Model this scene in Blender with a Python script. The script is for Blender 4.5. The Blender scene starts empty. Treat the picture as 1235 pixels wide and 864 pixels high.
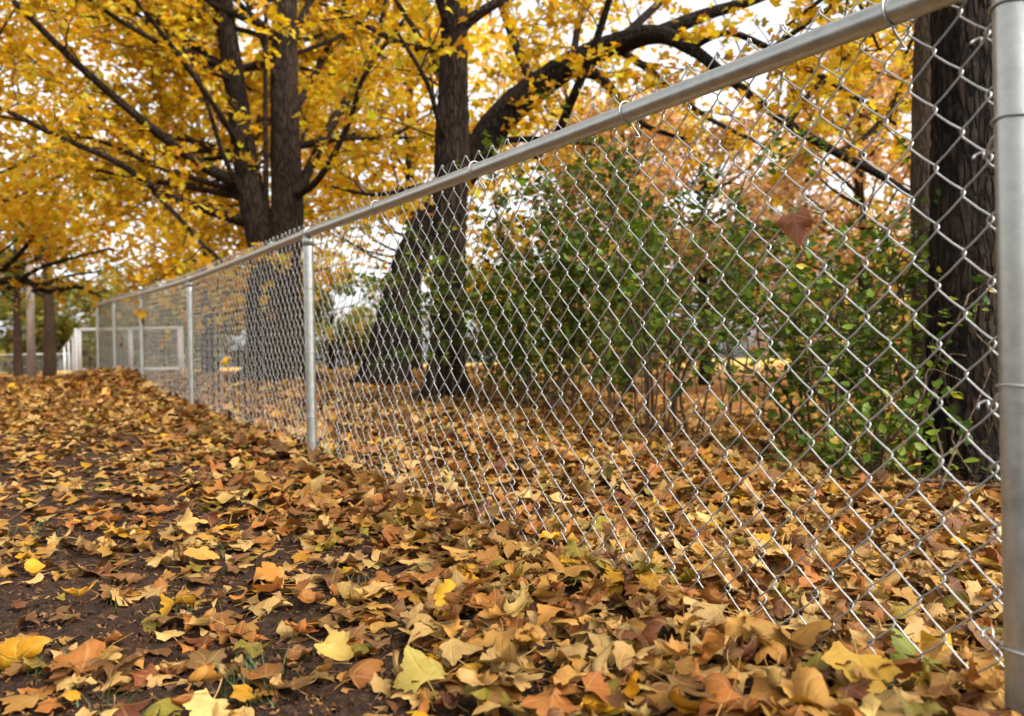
import bpy, math
import numpy as np
from mathutils import Matrix

# ------------------------------------------------------------------ camera, sky, sun, exposure
SC = bpy.context.scene
COL = SC.collection
EYE = 0.5
F = 950.0 / 1235.0          # focal length in picture widths
ROLL = 0.019
HZ = 5.0                    # horizon this many photo pixels below the centre
cam_d = bpy.data.cameras.new('camera')
cam = bpy.data.objects.new('camera', cam_d)
COL.objects.link(cam)
cam_d.sensor_width = 36.0
cam_d.lens = 36.0 * F
cam_d.clip_start = 0.02
cam_d.clip_end = 2000.0
cam_d.shift_y = HZ / 1235.0
cam_d.dof.use_dof = True
cam_d.dof.focus_distance = 1.9
cam_d.dof.aperture_fstop = 3.6
_c, _s = math.cos(ROLL), math.sin(ROLL)
cam.matrix_world = Matrix(((_c, _s, 0, 0), (0, 0, -1, 0), (-_s, _c, 0, EYE), (0, 0, 0, 1)))
SC.camera = cam

W = bpy.data.worlds.new('World')
SC.world = W
W.use_nodes = True
wn = W.node_tree
wn.nodes.clear()
SUN_EL, SUN_AZ = 45.0, 125.0       # degrees; azimuth clockwise from +y, behind the camera on the right
sky = wn.nodes.new('ShaderNodeTexSky')
sky.sky_type = 'NISHITA'
sky.sun_disc = False
sky.sun_elevation = math.radians(SUN_EL)
sky.sun_rotation = math.radians(SUN_AZ)
sky.air_density = 1.0
sky.dust_density = 4.0
hs = wn.nodes.new('ShaderNodeHueSaturation')
hs.inputs['Saturation'].default_value = 0.18
bg = wn.nodes.new('ShaderNodeBackground')
bg.inputs['Strength'].default_value = 0.15
wo = wn.nodes.new('ShaderNodeOutputWorld')
wn.links.new(sky.outputs['Color'], hs.inputs['Color'])
wn.links.new(hs.outputs['Color'], bg.inputs['Color'])
wn.links.new(bg.outputs['Background'], wo.inputs['Surface'])

sun_d = bpy.data.lights.new('sun', 'SUN')
sun_d.energy = 0.9
sun_d.angle = math.radians(25)
sun_d.color = (1.0, 0.95, 0.87)
sun = bpy.data.objects.new('sun', sun_d)
COL.objects.link(sun)
_a, _e = math.radians(SUN_AZ), math.radians(SUN_EL)
from mathutils import Vector
sun.rotation_euler = Vector((-math.sin(_a) * math.cos(_e), -math.cos(_a) * math.cos(_e), -math.sin(_e))).to_track_quat('-Z', 'Y').to_euler()

SC.view_settings.view_transform = 'Standard'
SC.view_settings.look = 'None'
SC.view_settings.exposure = 1.6
SC.view_settings.gamma = 1.0
SC.view_settings.use_curve_mapping = False
SC.render.engine = 'CYCLES'
SC.cycles.max_bounces = 5
SC.cycles.use_adaptive_sampling = True
SC.cycles.adaptive_threshold = 0.025
SC.cycles.diffuse_bounces = 2
SC.cycles.transmission_bounces = 3
SC.cycles.glossy_bounces = 2
SC.cycles.transparent_max_bounces = 4

RNG = np.random.default_rng(7)

# ------------------------------------------------------------------ helpers
def at(px, py, d):
    """the place at distance d (along +y) that the photograph shows at a pixel"""
    u, v = (px - 617.5) / 950.0, (432 + HZ - py) / 950.0
    return np.array([(u * _c - v * -_s) * d, d, EYE + (-u * _s + v * _c) * d])

def sstep(a, b, x):
    t = np.clip((x - a) / (b - a), 0, 1)
    return t * t * (3 - 2 * t)

FX0, FK = 1.34, 0.62                                # the fence line: x = FX0 - FK*y
def fence_x(y):
    return FX0 - FK * y
FL = math.hypot(1, FK)

def ground_z(x, y):
    x = np.asarray(x, float); y = np.asarray(y, float)
    w = 1 - sstep(-0.6, 2.4, x - 0.02 * y)
    h = -0.60 + 0.036 * np.minimum(y, 9) * w
    h = h + w * 0.095 * sstep(8, 15, y)
    h = h - (1 - w) * 0.03 * np.minimum(np.maximum(y - 2, 0), 8) * 0.3
    d = (fence_x(y) - x) / FL                        # metres in front of the fence
    drift = np.where(d > 0, np.exp(-(d / 0.55) ** 2), np.exp(-(d / 0.22) ** 2))
    h = h + 0.03 * drift * sstep(-1, 1.5, y) * (1 - sstep(13, 17, y))
    # the heap swept against the fence further along
    h = h + 0.20 * np.exp(-((d - 0.30) / 0.60) ** 2) * np.exp(-((y - 9.8) / 1.8) ** 2)
    h = h + 0.018 * np.sin(2.1 * x + 0.7 * y) * np.sin(1.3 * y - 0.8 * x + 1.0) + 0.008 * np.sin(6.3 * x + 2) * np.sin(5.1 * y)
    return EYE + h

def new_mesh_obj(name, verts, faces, mat, parent=None, smooth=True, link=True):
    """verts (N,3); faces: (M,3) or (M,4) array, or a list of such arrays"""
    if isinstance(faces, np.ndarray):
        faces = [faces]
    verts = np.asarray(verts, np.float32)
    me = bpy.data.meshes.new(name)
    me.vertices.add(len(verts))
    me.vertices.foreach_set('co', verts.ravel())
    loops = np.concatenate([f.ravel() for f in faces]).astype(np.int32)
    tot = np.concatenate([np.full(len(f), f.shape[1], np.int32) for f in faces])
    me.loops.add(len(loops))
    me.loops.foreach_set('vertex_index', loops)
    me.polygons.add(len(tot))
    st = np.zeros(len(tot), np.int32)
    st[1:] = np.cumsum(tot)[:-1]
    me.polygons.foreach_set('loop_start', st)
    me.polygons.foreach_set('use_smooth', np.full(len(tot), smooth, bool))
    me.update(calc_edges=True)
    if mat is not None:
        me.materials.append(mat)
    if not link:
        return me
    return link_obj(name, me, parent)

def link_obj(name, data, parent=None):
    o = bpy.data.objects.new(name, data)
    COL.objects.link(o)
    if parent is not None:
        o.parent = parent
        o.matrix_parent_inverse = Matrix.Translation(-Vector(parent.location))
    return o

def empty(name, loc):
    o = bpy.data.objects.new(name, None)
    COL.objects.link(o)
    o.location = [float(v) for v in loc]
    o.empty_display_size = 0.1
    return o

def tag(o, label=None, cat=None, group=None, kind=None):
    if label: o['label'] = label
    if cat: o['category'] = cat
    if group: o['group'] = group
    if kind: o['kind'] = kind
    return o

def add_attr(me, name, typ, data):
    a = me.attributes.new(name, typ, 'POINT')
    a.data.foreach_set('color' if 'COLOR' in typ else 'vector', np.asarray(data, np.float32).ravel())

def tube(pts, rad, n=8, cap=True, rough=0.0, rng=None, ridges=0):
    """a tapered tube along a polyline; rough roughens it like bark"""
    pts = np.asarray(pts, float)
    m = len(pts)
    rad = np.broadcast_to(np.asarray(rad, float), (m,))
    tg = np.gradient(pts, axis=0)
    tg /= np.linalg.norm(tg, axis=1)[:, None] + 1e-12
    ref = np.array([0, 0, 1.0]) if abs(tg[0, 2]) < 0.9 else np.array([1.0, 0, 0])
    u = np.cross(tg[0], ref); u /= np.linalg.norm(u)
    ang = np.arange(n) * 2 * math.pi / n
    V = np.empty((m, n, 3))
    if rough:
        ph = rng.uniform(0, 6.28, 6)
        al = np.concatenate([[0], np.cumsum(np.linalg.norm(np.diff(pts, axis=0), axis=1))])
    for i in range(m):
        u = u - tg[i] * np.dot(u, tg[i]); u /= np.linalg.norm(u)
        w = np.cross(tg[i], u)
        r = np.full(n, rad[i])
        if rough:
            r = r * (1 + rough * (0.5 * np.sin(3 * ang + ph[0] + al[i] * 0.7) + 0.35 * np.sin(5 * ang + ph[1] - al[i] * 1.1)
                                  + 0.5 * np.sin(ridges * ang + ph[2] + 1.6 * np.sin(al[i] * 3.1 + ph[3])) + 0.35 * rng.normal(size=n)))
        V[i] = pts[i] + r[:, None] * (np.cos(ang)[:, None] * u + np.sin(ang)[:, None] * w)
    idx = np.arange(m * n).reshape(m, n)
    a, b = idx[:-1], idx[1:]
    q = np.stack([a, np.roll(a, -1, 1), np.roll(b, -1, 1), b], -1).reshape(-1, 4)
    V = V.reshape(-1, 3)
    fs = [q]
    if cap:
        V = np.concatenate([V, pts[:1], pts[-1:]])
        k = m * n
        e0 = np.stack([np.roll(idx[0], -1), idx[0], np.full(n, k)], -1)
        e1 = np.stack([idx[-1], np.roll(idx[-1], -1), np.full(n, k + 1)], -1)
        fs.append(np.concatenate([e0, e1]))
    return V, fs

class Bag:
    """collects shapes into one mesh"""
    def __init__(self):
        self.v, self.q, self.t, self.n = [], [], [], 0
    def add(self, vf):
        v, fs = vf
        for f in fs:
            (self.q if f.shape[1] == 4 else self.t).append(f + self.n)
        self.v.append(v); self.n += len(v)
        return self
    def build(self, name, mat, parent=None, smooth=True):
        fs = []
        if self.q: fs.append(np.concatenate(self.q))
        if self.t: fs.append(np.concatenate(self.t))
        return new_mesh_obj(name, np.concatenate(self.v), fs, mat, parent, smooth)

def smooth_line(pts, rad, k=5):
    """Catmull-Rom through the control points"""
    P = np.asarray(pts, float); R = np.asarray(rad, float)
    D = np.concatenate([P, R[:, None]], 1)
    D = np.concatenate([[2 * D[0] - D[1]], D, [2 * D[-1] - D[-2]]])
    out = []
    for i in range(1, len(D) - 2):
        for t in np.arange(k) / k:
            a, b, c, d = D[i - 1:i + 3]
            out.append(0.5 * (2 * b + (c - a) * t + (2 * a - 5 * b + 4 * c - d) * t * t + (3 * b - a - 3 * c + d) * t ** 3))
    out.append(D[-2])
    out = np.array(out)
    return out[:, :3], np.maximum(out[:, 3], 0.002)

# ------------------------------------------------------------------ materials
def lin(r, g, b):
    f = lambda c: (c / 255 / 12.92) if c / 255 <= 0.04045 else ((c / 255 + 0.055) / 1.055) ** 2.4
    return (f(r), f(g), f(b))

class NT:
    def __init__(self, name):
        self.m = bpy.data.materials.new(name)
        self.m.use_nodes = True
        self.t = self.m.node_tree
        self.t.nodes.clear()
        self.out = self.n('ShaderNodeOutputMaterial')
    def n(self, typ, **kw):
        x = self.t.nodes.new(typ)
        for k, v in kw.items(): setattr(x, k, v)
        return x
    def l(self, a, b): self.t.links.new(a, b)
    def put(self, sock, v):
        if isinstance(v, bpy.types.NodeSocket): self.l(v, sock)
        else: sock.default_value = v
    def math(self, op, a, b=0.0, c=0.0):
        x = self.n('ShaderNodeMath', operation=op)
        for s, v in zip(x.inputs, (a, b, c)): self.put(s, v)
        return x.outputs[0]
    def mix(self, f, a, b, blend='MIX'):
        x = self.n('ShaderNodeMix', data_type='RGBA', blend_type=blend)
        self.put(x.inputs[0], f)
        for s, v in ((x.inputs[6], a), (x.inputs[7], b)):
            self.put(s, v if isinstance(v, bpy.types.NodeSocket) else (*v[:3], 1.0))
        return x.outputs[2]
    def noise(self, scale, detail=4, rough=0.55, vec=None, color=False):
        x = self.n('ShaderNodeTexNoise')
        x.inputs['Scale'].default_value = scale
        x.inputs['Detail'].default_value = detail
        x.inputs['Roughness'].default_value = rough
        if vec is not None: self.l(vec, x.inputs['Vector'])
        return x.outputs['Color' if color else 'Fac']
    def ramp(self, f, stops, interp='LINEAR'):
        x = self.n('ShaderNodeValToRGB')
        x.color_ramp.interpolation = interp
        e = x.color_ramp.elements
        while len(e) < len(stops): e.new(0.5)
        for k, (p, c) in zip(e, stops):
            k.position = p
            k.color = (*c[:3], 1) if hasattr(c, '__len__') else (c, c, c, 1)
        self.put(x.inputs[0], f)
        return x.outputs[0]
    def pos(self, scale=None):
        g = self.n('ShaderNodeNewGeometry').outputs['Position']
        if scale is None: return g
        x = self.n('ShaderNodeMapping')
        x.inputs['Scale'].default_value = scale
        self.l(g, x.inputs['Vector'])
        return x.outputs[0]
    def bump(self, h, strength, dist):
        x = self.n('ShaderNodeBump')
        x.inputs['Strength'].default_value = strength
        x.inputs['Distance'].default_value = dist
        self.l(h, x.inputs['Height'])
        return x.outputs[0]
    def principled(self, color, rough=0.6, metal=0.0, normal=None, spec=None):
        x = self.n('ShaderNodeBsdfPrincipled')
        self.put(x.inputs['Base Color'], color if isinstance(color, bpy.types.NodeSocket) else (*color[:3], 1))
        self.put(x.inputs['Roughness'], rough)
        self.put(x.inputs['Metallic'], metal)
        if spec is not None: x.inputs['Specular IOR Level'].default_value = spec
        if normal is not None: self.l(normal, x.inputs['Normal'])
        return x.outputs[0]
    def done(self, s):
        self.l(s, self.out.inputs['Surface'])
        return self.m

def leaf_material(name, trans, source='attr', veins=True, rough=0.55, spots=0.5):
    k = NT(name)
    if source == 'attr':
        base = k.n('ShaderNodeAttribute', attribute_name='leaf_colour').outputs['Color']
    else:
        base = k.n('ShaderNodeObjectInfo').outputs['Color']
    col = base
    if spots:
        p = k.pos()
        n1 = k.noise(45, 4, 0.65, p)
        dark = k.mix(1.0, base, (0.50, 0.36, 0.26), 'MULTIPLY')
        col = k.mix(k.math('MULTIPLY', k.ramp(n1, [(0.46, 0.0), (0.72, 1.0)]), spots), col, dark)
        n2 = k.noise(22, 2, 0.5, p)
        lite = k.mix(0.45, base, (0.42, 0.27, 0.08))
        col = k.mix(k.math('MULTIPLY', k.ramp(n2, [(0.52, 0.0), (0.70, 1.0)]), 0.5 * spots), col, lite)
    nor = None
    if veins:
        v = k.n('ShaderNodeAttribute', attribute_name='leaf_place').outputs['Vector']
        sp = k.n('ShaderNodeSeparateXYZ'); k.l(v, sp.inputs[0])
        x = k.math('ABSOLUTE', sp.outputs[0]); y = k.math('SUBTRACT', sp.outputs[1], 0.04)
        best = None
        for (tx, ty) in ((0.0, 0.96), (0.64, 0.42), (0.36, -0.16)):
            L = math.hypot(tx, ty)
            d = k.math('ABSOLUTE', k.math('SUBTRACT', k.math('MULTIPLY', x, ty / L), k.math('MULTIPLY', y, tx / L)))
            best = d if best is None else k.math('MINIMUM', best, d)
        # side veins: fine herringbone
        wv = k.math('PINGPONG', k.math('ADD', k.math('MULTIPLY', x, -5.0), k.math('MULTIPLY', y, 7.0)), 0.5)
        side = k.ramp(wv, [(0.0, 1.0), (0.10, 0.0)])
        vein = k.math('MAXIMUM', k.ramp(best, [(0.010, 1.0), (0.030, 0.0)]), k.math('MULTIPLY', side, 0.28))
        vc = k.mix(0.4, base, (0.42, 0.28, 0.10))
        col = k.mix(k.math('MULTIPLY', vein, 0.55), col, vc)
        nor = k.bump(k.math('ADD', k.math('MULTIPLY', vein, -0.6), k.noise(70, 3, 0.6, k.pos())), 0.45, 0.004)
    pr = k.principled(col, rough, 0.0, nor, 0.18)
    tr = k.n('ShaderNodeBsdfTranslucent')
    k.l(k.mix(1.0, col, (1.0, 0.97, 0.72), 'MULTIPLY'), tr.inputs['Color'])
    mx = k.n('ShaderNodeMixShader')
    mx.inputs[0].default_value = trans
    k.l(pr, mx.inputs[1]); k.l(tr.outputs[0], mx.inputs[2])
    return k.done(mx.outputs[0])

def bark_material(name, dark, mid, light, zs=0.22, scale=26, strength=0.9):
    k = NT(name)
    p = k.pos((1, 1, zs))
    n = k.noise(scale, 6, 0.7, p)
    v = k.n('ShaderNodeTexVoronoi', feature='DISTANCE_TO_EDGE')
    v.inputs['Scale'].default_value = scale * 0.8
    wob = k.n('ShaderNodeVectorMath', operation='ADD')
    k.l(p, wob.inputs[0])
    sc = k.n('ShaderNodeVectorMath', operation='SCALE'); sc.inputs['Scale'].default_value = 0.06
    k.l(k.noise(9, 3, 0.6, p, True), sc.inputs[0]); k.l(sc.outputs[0], wob.inputs[1])
    k.l(wob.outputs[0], v.inputs['Vector'])
    crack = k.ramp(v.outputs['Distance'], [(0.0, 0.0), (0.22, 1.0)])
    h = k.math('ADD', k.math('MULTIPLY', crack, 0.5), k.math('MULTIPLY', n, 0.8))
    big = k.noise(2.2, 3, 0.6, k.pos())
    col = k.ramp(h, [(0.15, dark), (0.65, mid), (1.15 if False else 1.0, light)])
    col = k.mix(k.math('MULTIPLY', k.ramp(big, [(0.45, 0.0), (0.7, 1.0)]), 0.5), col, light)
    return k.done(k.principled(col, 0.9, 0, k.bump(h, strength, 0.05), 0.15))

def metal_material(name, base, rough, metal):
    k = NT(name)
    p = k.pos()
    a = k.noise(35, 5, 0.65, p)
    b = k.noise(260, 2, 0.6, p)
    c = k.noise(6, 3, 0.6, p)
    col = k.mix(k.ramp(a, [(0.35, 0.0), (0.75, 1.0)]), tuple(v * 0.72 for v in base), base)
    col = k.mix(k.math('MULTIPLY', k.ramp(c, [(0.52, 0.0), (0.75, 1.0)]), 0.35), col, (0.30 * base[0] / 0.4, 0.25 * base[0] / 0.4, 0.18 * base[0] / 0.4))
    col = k.mix(k.math('MULTIPLY', k.ramp(b, [(0.66, 0.0), (0.72, 1.0)]), 0.5), col, (0.55, 0.55, 0.53))
    r = k.math('ADD', k.math('MULTIPLY', a, 0.3), rough - 0.12)
    return k.done(k.principled(col, r, metal, k.bump(b, 0.12, 0.001)))

M = {}
M['leaf'] = leaf_material('fallen_leaf', 0.12)
M['leaf_single'] = leaf_material('fallen_leaf_single', 0.12, 'object')
M['leaf_far'] = leaf_material('fallen_leaf_far', 0.10, veins=False, spots=0.4)
M['crown'] = leaf_material('crown_leaf', 0.55, veins=False, spots=0.22, rough=0.5)
M['green'] = leaf_material('shrub_leaf', 0.38, veins=False, spots=0.2, rough=0.42)
M['green_single'] = leaf_material('shrub_leaf_single', 0.38, 'object', veins=False, spots=0.2, rough=0.42)
M['bark'] = bark_material('bark_dark', lin(7, 6, 5), lin(28, 21, 16), lin(58, 46, 35), zs=0.2, scale=38, strength=1.0)
M['bark_warm'] = bark_material('bark_warm', lin(11, 8, 6), lin(35, 26, 19), lin(68, 53, 39), zs=0.16, scale=38)
M['bark_pale'] = bark_material('bark_pale', lin(40, 31, 24), lin(66, 53, 41), lin(92, 75, 59), scale=60, strength=0.4)
M['twig'] = bark_material('twig_bark', lin(20, 15, 12), lin(48, 37, 28), lin(78, 62, 48), scale=60, strength=0.3)
M['stem'] = bark_material('shrub_stem', lin(26, 20, 15), lin(66, 52, 40), lin(110, 92, 72), scale=60, strength=0.3)
M['galv'] = metal_material('galvanised_steel', (0.45, 0.45, 0.41), 0.34, 0.85)
M['wire'] = metal_material('galvanised_wire', (0.44, 0.44, 0.41), 0.36, 0.65)
M['white'] = None

def ground_material():
    k = NT('ground_soil_and_leaves')
    p = k.pos()
    big = k.noise(3.0, 4, 0.6, p)
    fine = k.noise(55, 6, 0.7, p)
    grit = k.noise(210, 3, 0.7, p)
    soil = k.ramp(fine, [(0.3, lin(22, 15, 11)), (0.55, lin(56, 39, 28)), (0.8, lin(100, 72, 50))])
    chips = k.ramp(grit, [(0.56, 0.0), (0.64, 1.0)])
    soil = k.mix(k.math('MULTIPLY', chips, 0.55), soil, lin(104, 76, 52))
    # far away the leaf cover itself
    v = k.n('ShaderNodeTexVoronoi'); v.inputs['Scale'].default_value = 11
    k.l(p, v.inputs['Vector'])
    sp = k.n('ShaderNodeSeparateColor'); k.l(v.outputs['Color'], sp.inputs[0])
    lf = k.ramp(sp.outputs[0], [(0.0, lin(120, 76, 40)), (0.25, lin(186, 126, 62)), (0.5, lin(206, 156, 84)), (0.72, lin(176, 108, 48)), (0.9, lin(214, 164, 66)), (1.0, lin(150, 130, 66))], 'CONSTANT')
    lf = k.mix(1.0, lf, (0.84, 0.84, 0.84), 'MULTIPLY')
    lf = k.mix(k.ramp(v.outputs['Distance'], [(0.35, 0.0), (0.8, 0.8)]), lf, lin(70, 46, 28))
    sx = k.n('ShaderNodeSeparateXYZ'); k.l(p, sx.inputs[0])
    far = k.ramp(k.math('MULTIPLY', sx.outputs[1], 0.05), [(0.22, 0.0), (0.52, 1.0)])
    col = k.mix(far, soil, lf)
    # much farther: mown field with thinner leaf cover
    vf = k.ramp(k.math('MULTIPLY', sx.outputs[1], 0.01), [(0.35, 0.0), (0.9, 1.0)])
    col = k.mix(vf, col, k.mix(big, lin(200, 154, 76), lin(160, 144, 72)))
    h = k.math('ADD', fine, k.math('MULTIPLY', grit, 0.5))
    return k.done(k.principled(col, 0.95, 0, k.bump(h, 0.8, 0.02), 0.15))
M['ground'] = ground_material()

def grass_material():
    k = NT('grass_blade')
    n = k.noise(9, 3, 0.6, k.pos())
    col = k.ramp(n, [(0.3, lin(30, 42, 10)), (0.6, lin(56, 70, 18)), (0.85, lin(92, 86, 34))])
    return k.done(k.principled(col, 0.6))
M['grass'] = grass_material()
def simple(name, a, b, scale, rough=0.85, zs=1.0):
    k = NT(name)
    n = k.noise(scale, 5, 0.65, k.pos((1, 1, zs)))
    return k.done(k.principled(k.ramp(n, [(0.3, a), (0.75, b)]), rough, 0, k.bump(n, 0.5, 0.01)))
M['white'] = simple('white_painted_pipe', lin(222, 224, 222), lin(244, 245, 243), 9, 0.45)
M['pole'] = simple('weathered_pole', lin(120, 108, 96), lin(170, 158, 146), 14, zs=0.1)

# ------------------------------------------------------------------ ground
def spaced(a, b, n, k, c=0.0):
    t = np.linspace(-1, 1, n)
    s = np.sinh(k * t) / math.sinh(k)
    return c + np.where(s < 0, s * (c - a), s * (b - c))
gx = spaced(-600, 600, 210, 9.0, -0.8)
gy = spaced(-40, 1200, 225, 8.6, 1.5)
X, Y = np.meshgrid(gx, gy)
Z = ground_z(X, Y) + 0.004 * RNG.normal(size=X.shape) * (np.hypot(X, Y) < 8)
idx = np.arange(X.size).reshape(X.shape)
gq = np.stack([idx[:-1, :-1], idx[:-1, 1:], idx[1:, 1:], idx[1:, :-1]], -1).reshape(-1, 4)
g = new_mesh_obj('ground', np.stack([X, Y, Z], -1).reshape(-1, 3), gq, M['ground'])
tag(g, 'dark soil ground gently rising under the fallen leaves', kind='structure')

# ------------------------------------------------------------------ leaf shapes
HALF = [(0, 0), (.14, -.07), (.30, -.11), (.36, -.06), (.35, .03), (.50, .10), (.47, .20), (.60, .38), (.59, .46), (.46, .46), (.38, .55), (.26, .47), (.29, .64), (.20, .72), (.12, .84), (.035, .97)]
OUT = np.array(HALF + [(-x, y) for x, y in HALF[:0:-1]])
CEN = np.array([0, .15])

def bend(p, kx, ky, fold, rip, rng):
    """curl a flat leaf: kx about the midrib, ky along it, plus fold and ripple"""
    x, y, z = p[:, 0].copy(), p[:, 1] - 0.4, p[:, 2].copy()
    r2 = x * x + y * y
    a = np.arctan2(y, x)
    ph = rng.uniform(0, 6.28, 2)
    z = z + rip * r2 * (np.sin(3 * a + ph[0]) + 0.6 * np.sin(5 * a + ph[1])) + fold * np.abs(x)
    if abs(kx) > 1e-3:
        x, z = np.sin(kx * x) / kx - z * np.sin(kx * x), (1 - np.cos(kx * x)) / kx + z * np.cos(kx * x)
    if abs(ky) > 1e-3:
        y, z = np.sin(ky * y) / ky - z * np.sin(ky * y), (1 - np.cos(ky * y)) / ky + z * np.cos(ky * y)
    return np.stack([x, y, z], -1)

def maple_outline(rng, kind):
    o = OUT + rng.normal(size=OUT.shape) * 0.022
    if kind == 'oval':
        a = np.arctan2(OUT[:, 1] - CEN[1], OUT[:, 0] - CEN[0])
        o = np.stack([0.30 * np.cos(a), 0.15 + np.where(np.sin(a) > 0, 0.62, 0.30) * np.sin(a)], -1) + rng.normal(size=OUT.shape) * 0.012
    elif kind == 'torn':
        k0 = rng.integers(3, 18); q = (np.arange(8) + k0) % len(o)
        o[q] = CEN + (o[q] - CEN) * rng.uniform(0.40, 0.66, (8, 1))
    return o

def template(level, rng, curl=1.0, kind='maple'):
    if level == -1:                                  # finer outline, three rings, slight teeth
        o = maple_outline(rng, kind)
        o = np.stack([0.75 * o + 0.25 * np.roll(o, -1, 0), 0.25 * o + 0.75 * np.roll(o, -1, 0)], 1).reshape(-1, 2)
        o = np.stack([o, 0.5 * o + 0.5 * np.roll(o, -1, 0)], 1).reshape(-1, 2)
        o = CEN + (o - CEN) * (1 + rng.normal(0, 0.018, (len(o), 1)))
        n = len(o)
        rings = [CEN + (o - CEN) * t for t in (0.3, 0.6, 0.85, 1.0)]
        v2 = np.concatenate([[CEN]] + rings)
        i = np.arange(n); j = (i + 1) % n
        f = [np.stack([0 * i, 1 + i, 1 + j], -1)]
        for a in range(3):
            p, q = 1 + a * n, 1 + (a + 1) * n
            f += [np.stack([p + i, q + i, q + j], -1), np.stack([p + i, q + j, p + j], -1)]
        f = np.concatenate(f)
    elif level == 0:                                   # two rings and a stalk
        o = maple_outline(rng, kind)
        mid = CEN + (o - CEN) * 0.5
        v2 = np.concatenate([[CEN], mid, o])
        n = len(o)
        i = np.arange(n); j = (i + 1) % n
        f = np.concatenate([np.stack([0 * i, 1 + i, 1 + j], -1), np.stack([1 + i, 1 + n + i, 1 + n + j], -1), np.stack([1 + i, 1 + n + j, 1 + j], -1)])
    elif level == 1:
        o = OUT[[0, 2, 3, 5, 7, 8, 11, 12, 15, 16, 19, 20, 23, 24, 26, 28, 29]] + rng.normal(size=(17, 2)) * 0.03
        v2 = np.concatenate([[CEN], o])
        n = len(o); i = np.arange(n); j = (i + 1) % n
        f = np.stack([0 * i, 1 + i, 1 + j], -1)
    else:
        o = np.array([(0, 0), (.42, -.06), (.60, .42), (.24, .48), (0, 1), (-.24, .48), (-.60, .42), (-.42, -.06)]) + rng.normal(size=(8, 2)) * 0.03
        v2 = np.concatenate([[CEN], o])
        n = len(o); i = np.arange(n); j = (i + 1) % n
        f = np.stack([0 * i, 1 + i, 1 + j], -1)
    v = np.concatenate([v2, np.zeros((len(v2), 1))], 1)
    kx, ky = rng.normal(0, 1.6 * curl), rng.normal(0, 1.4 * curl)
    v = bend(v, kx, ky, rng.normal(0, 0.18 * curl), rng.normal(0.22, 0.22) * curl, rng)
    pl = np.concatenate([v2, np.zeros((len(v2), 1))], 1)
    if level <= 0:                                   # stalk
        s = np.linspace(0, 1, 4)
        base = v[np.argmin(np.hypot(v2[:, 0], v2[:, 1]))]
        c = np.stack([base[0] + 0.10 * rng.normal() * s * s, base[1] - 0.55 * s, base[2] + rng.normal(0, 0.12) * s], -1)
        tv, tf = tube(c, 0.014, 3, False)
        q = tf[0] + len(v)
        f = np.concatenate([f, q[:, [0, 1, 2]], q[:, [0, 2, 3]]])
        v = np.concatenate([v, tv])
        pl = np.concatenate([pl, np.tile([0.0, 0.5, 0], (len(tv), 1))])
    return v, f, pl

def rotations(yaw, tilt, tdir, roll=None):
    """rotation matrices: spin about z, then tilt about a horizontal axis"""
    c, s = np.cos(yaw), np.sin(yaw)
    o, l = np.zeros_like(c), np.ones_like(c)
    Rz = np.stack([np.stack([c, -s, o], -1), np.stack([s, c, o], -1), np.stack([o, o, l], -1)], 1)
    ax, ay = np.cos(tdir), np.sin(tdir)
    c, s = np.cos(tilt), np.sin(tilt)
    t = 1 - c
    Rt = np.stack([np.stack([t * ax * ax + c, t * ax * ay, s * ay], -1), np.stack([t * ax * ay, t * ay * ay + c, -s * ax], -1), np.stack([-s * ay, s * ax, c], -1)], 1)
    return Rt @ Rz

def leaf_cloud(name, temps, pos, R, size, colour, mat, parent=None):
    """many leaves in one mesh, each with its own colour"""
    n = len(pos)
    which = RNG.integers(0, len(temps), n)
    Vs, Fs, Cs, Ps, k = [], [], [], [], 0
    for i, (v, f, pl) in enumerate(temps):
        s = np.nonzero(which == i)[0]
        if not len(s): continue
        vv = np.einsum('nij,vj->nvi', R[s], v) * size[s][:, None, None] + pos[s][:, None, :]
        Vs.append(vv.reshape(-1, 3))
        Fs.append((f[None] + (np.arange(len(s)) * len(v))[:, None, None] + k).reshape(-1, 3))
        Cs.append(np.repeat(colour[s], len(v), 0))
        Ps.append(np.tile(pl, (len(s), 1)))
        k += len(s) * len(v)
    o = new_mesh_obj(name, np.concatenate(Vs), np.concatenate(Fs), mat, parent)
    C = np.concatenate(Cs)
    add_attr(o.data, 'leaf_colour', 'FLOAT_COLOR', np.concatenate([C, np.ones((len(C), 1))], 1))
    add_attr(o.data, 'leaf_place', 'FLOAT_VECTOR', np.concatenate(Ps))
    return o

PAL = [  # name, colour, share
    ('pale tan', lin(206, 164, 96), 0.25), ('golden tan', lin(192, 138, 62), 0.24), ('orange brown', lin(170, 104, 44), 0.18),
    ('dull brown', lin(128, 84, 44), 0.15), ('rusty brown', lin(108, 58, 28), 0.09), ('bright yellow', lin(206, 148, 24), 0.05),
    ('olive yellow', lin(144, 126, 40), 0.04)]
PCOL = np.array([c for _, c, _ in PAL]); PSH = np.array([s for _, _, s in PAL]); PSH = PSH / PSH.sum()
def fallen_colours(n, dark=0.0):
    k = RNG.choice(len(PAL), n, p=PSH)
    c = PCOL[k] * np.exp(RNG.normal(0, 0.20, (n, 1))) * np.exp(RNG.normal(0, 0.035, (n, 3)))
    return np.clip(c * (1 - dark) * 0.58, 0, 0.7), k

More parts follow.
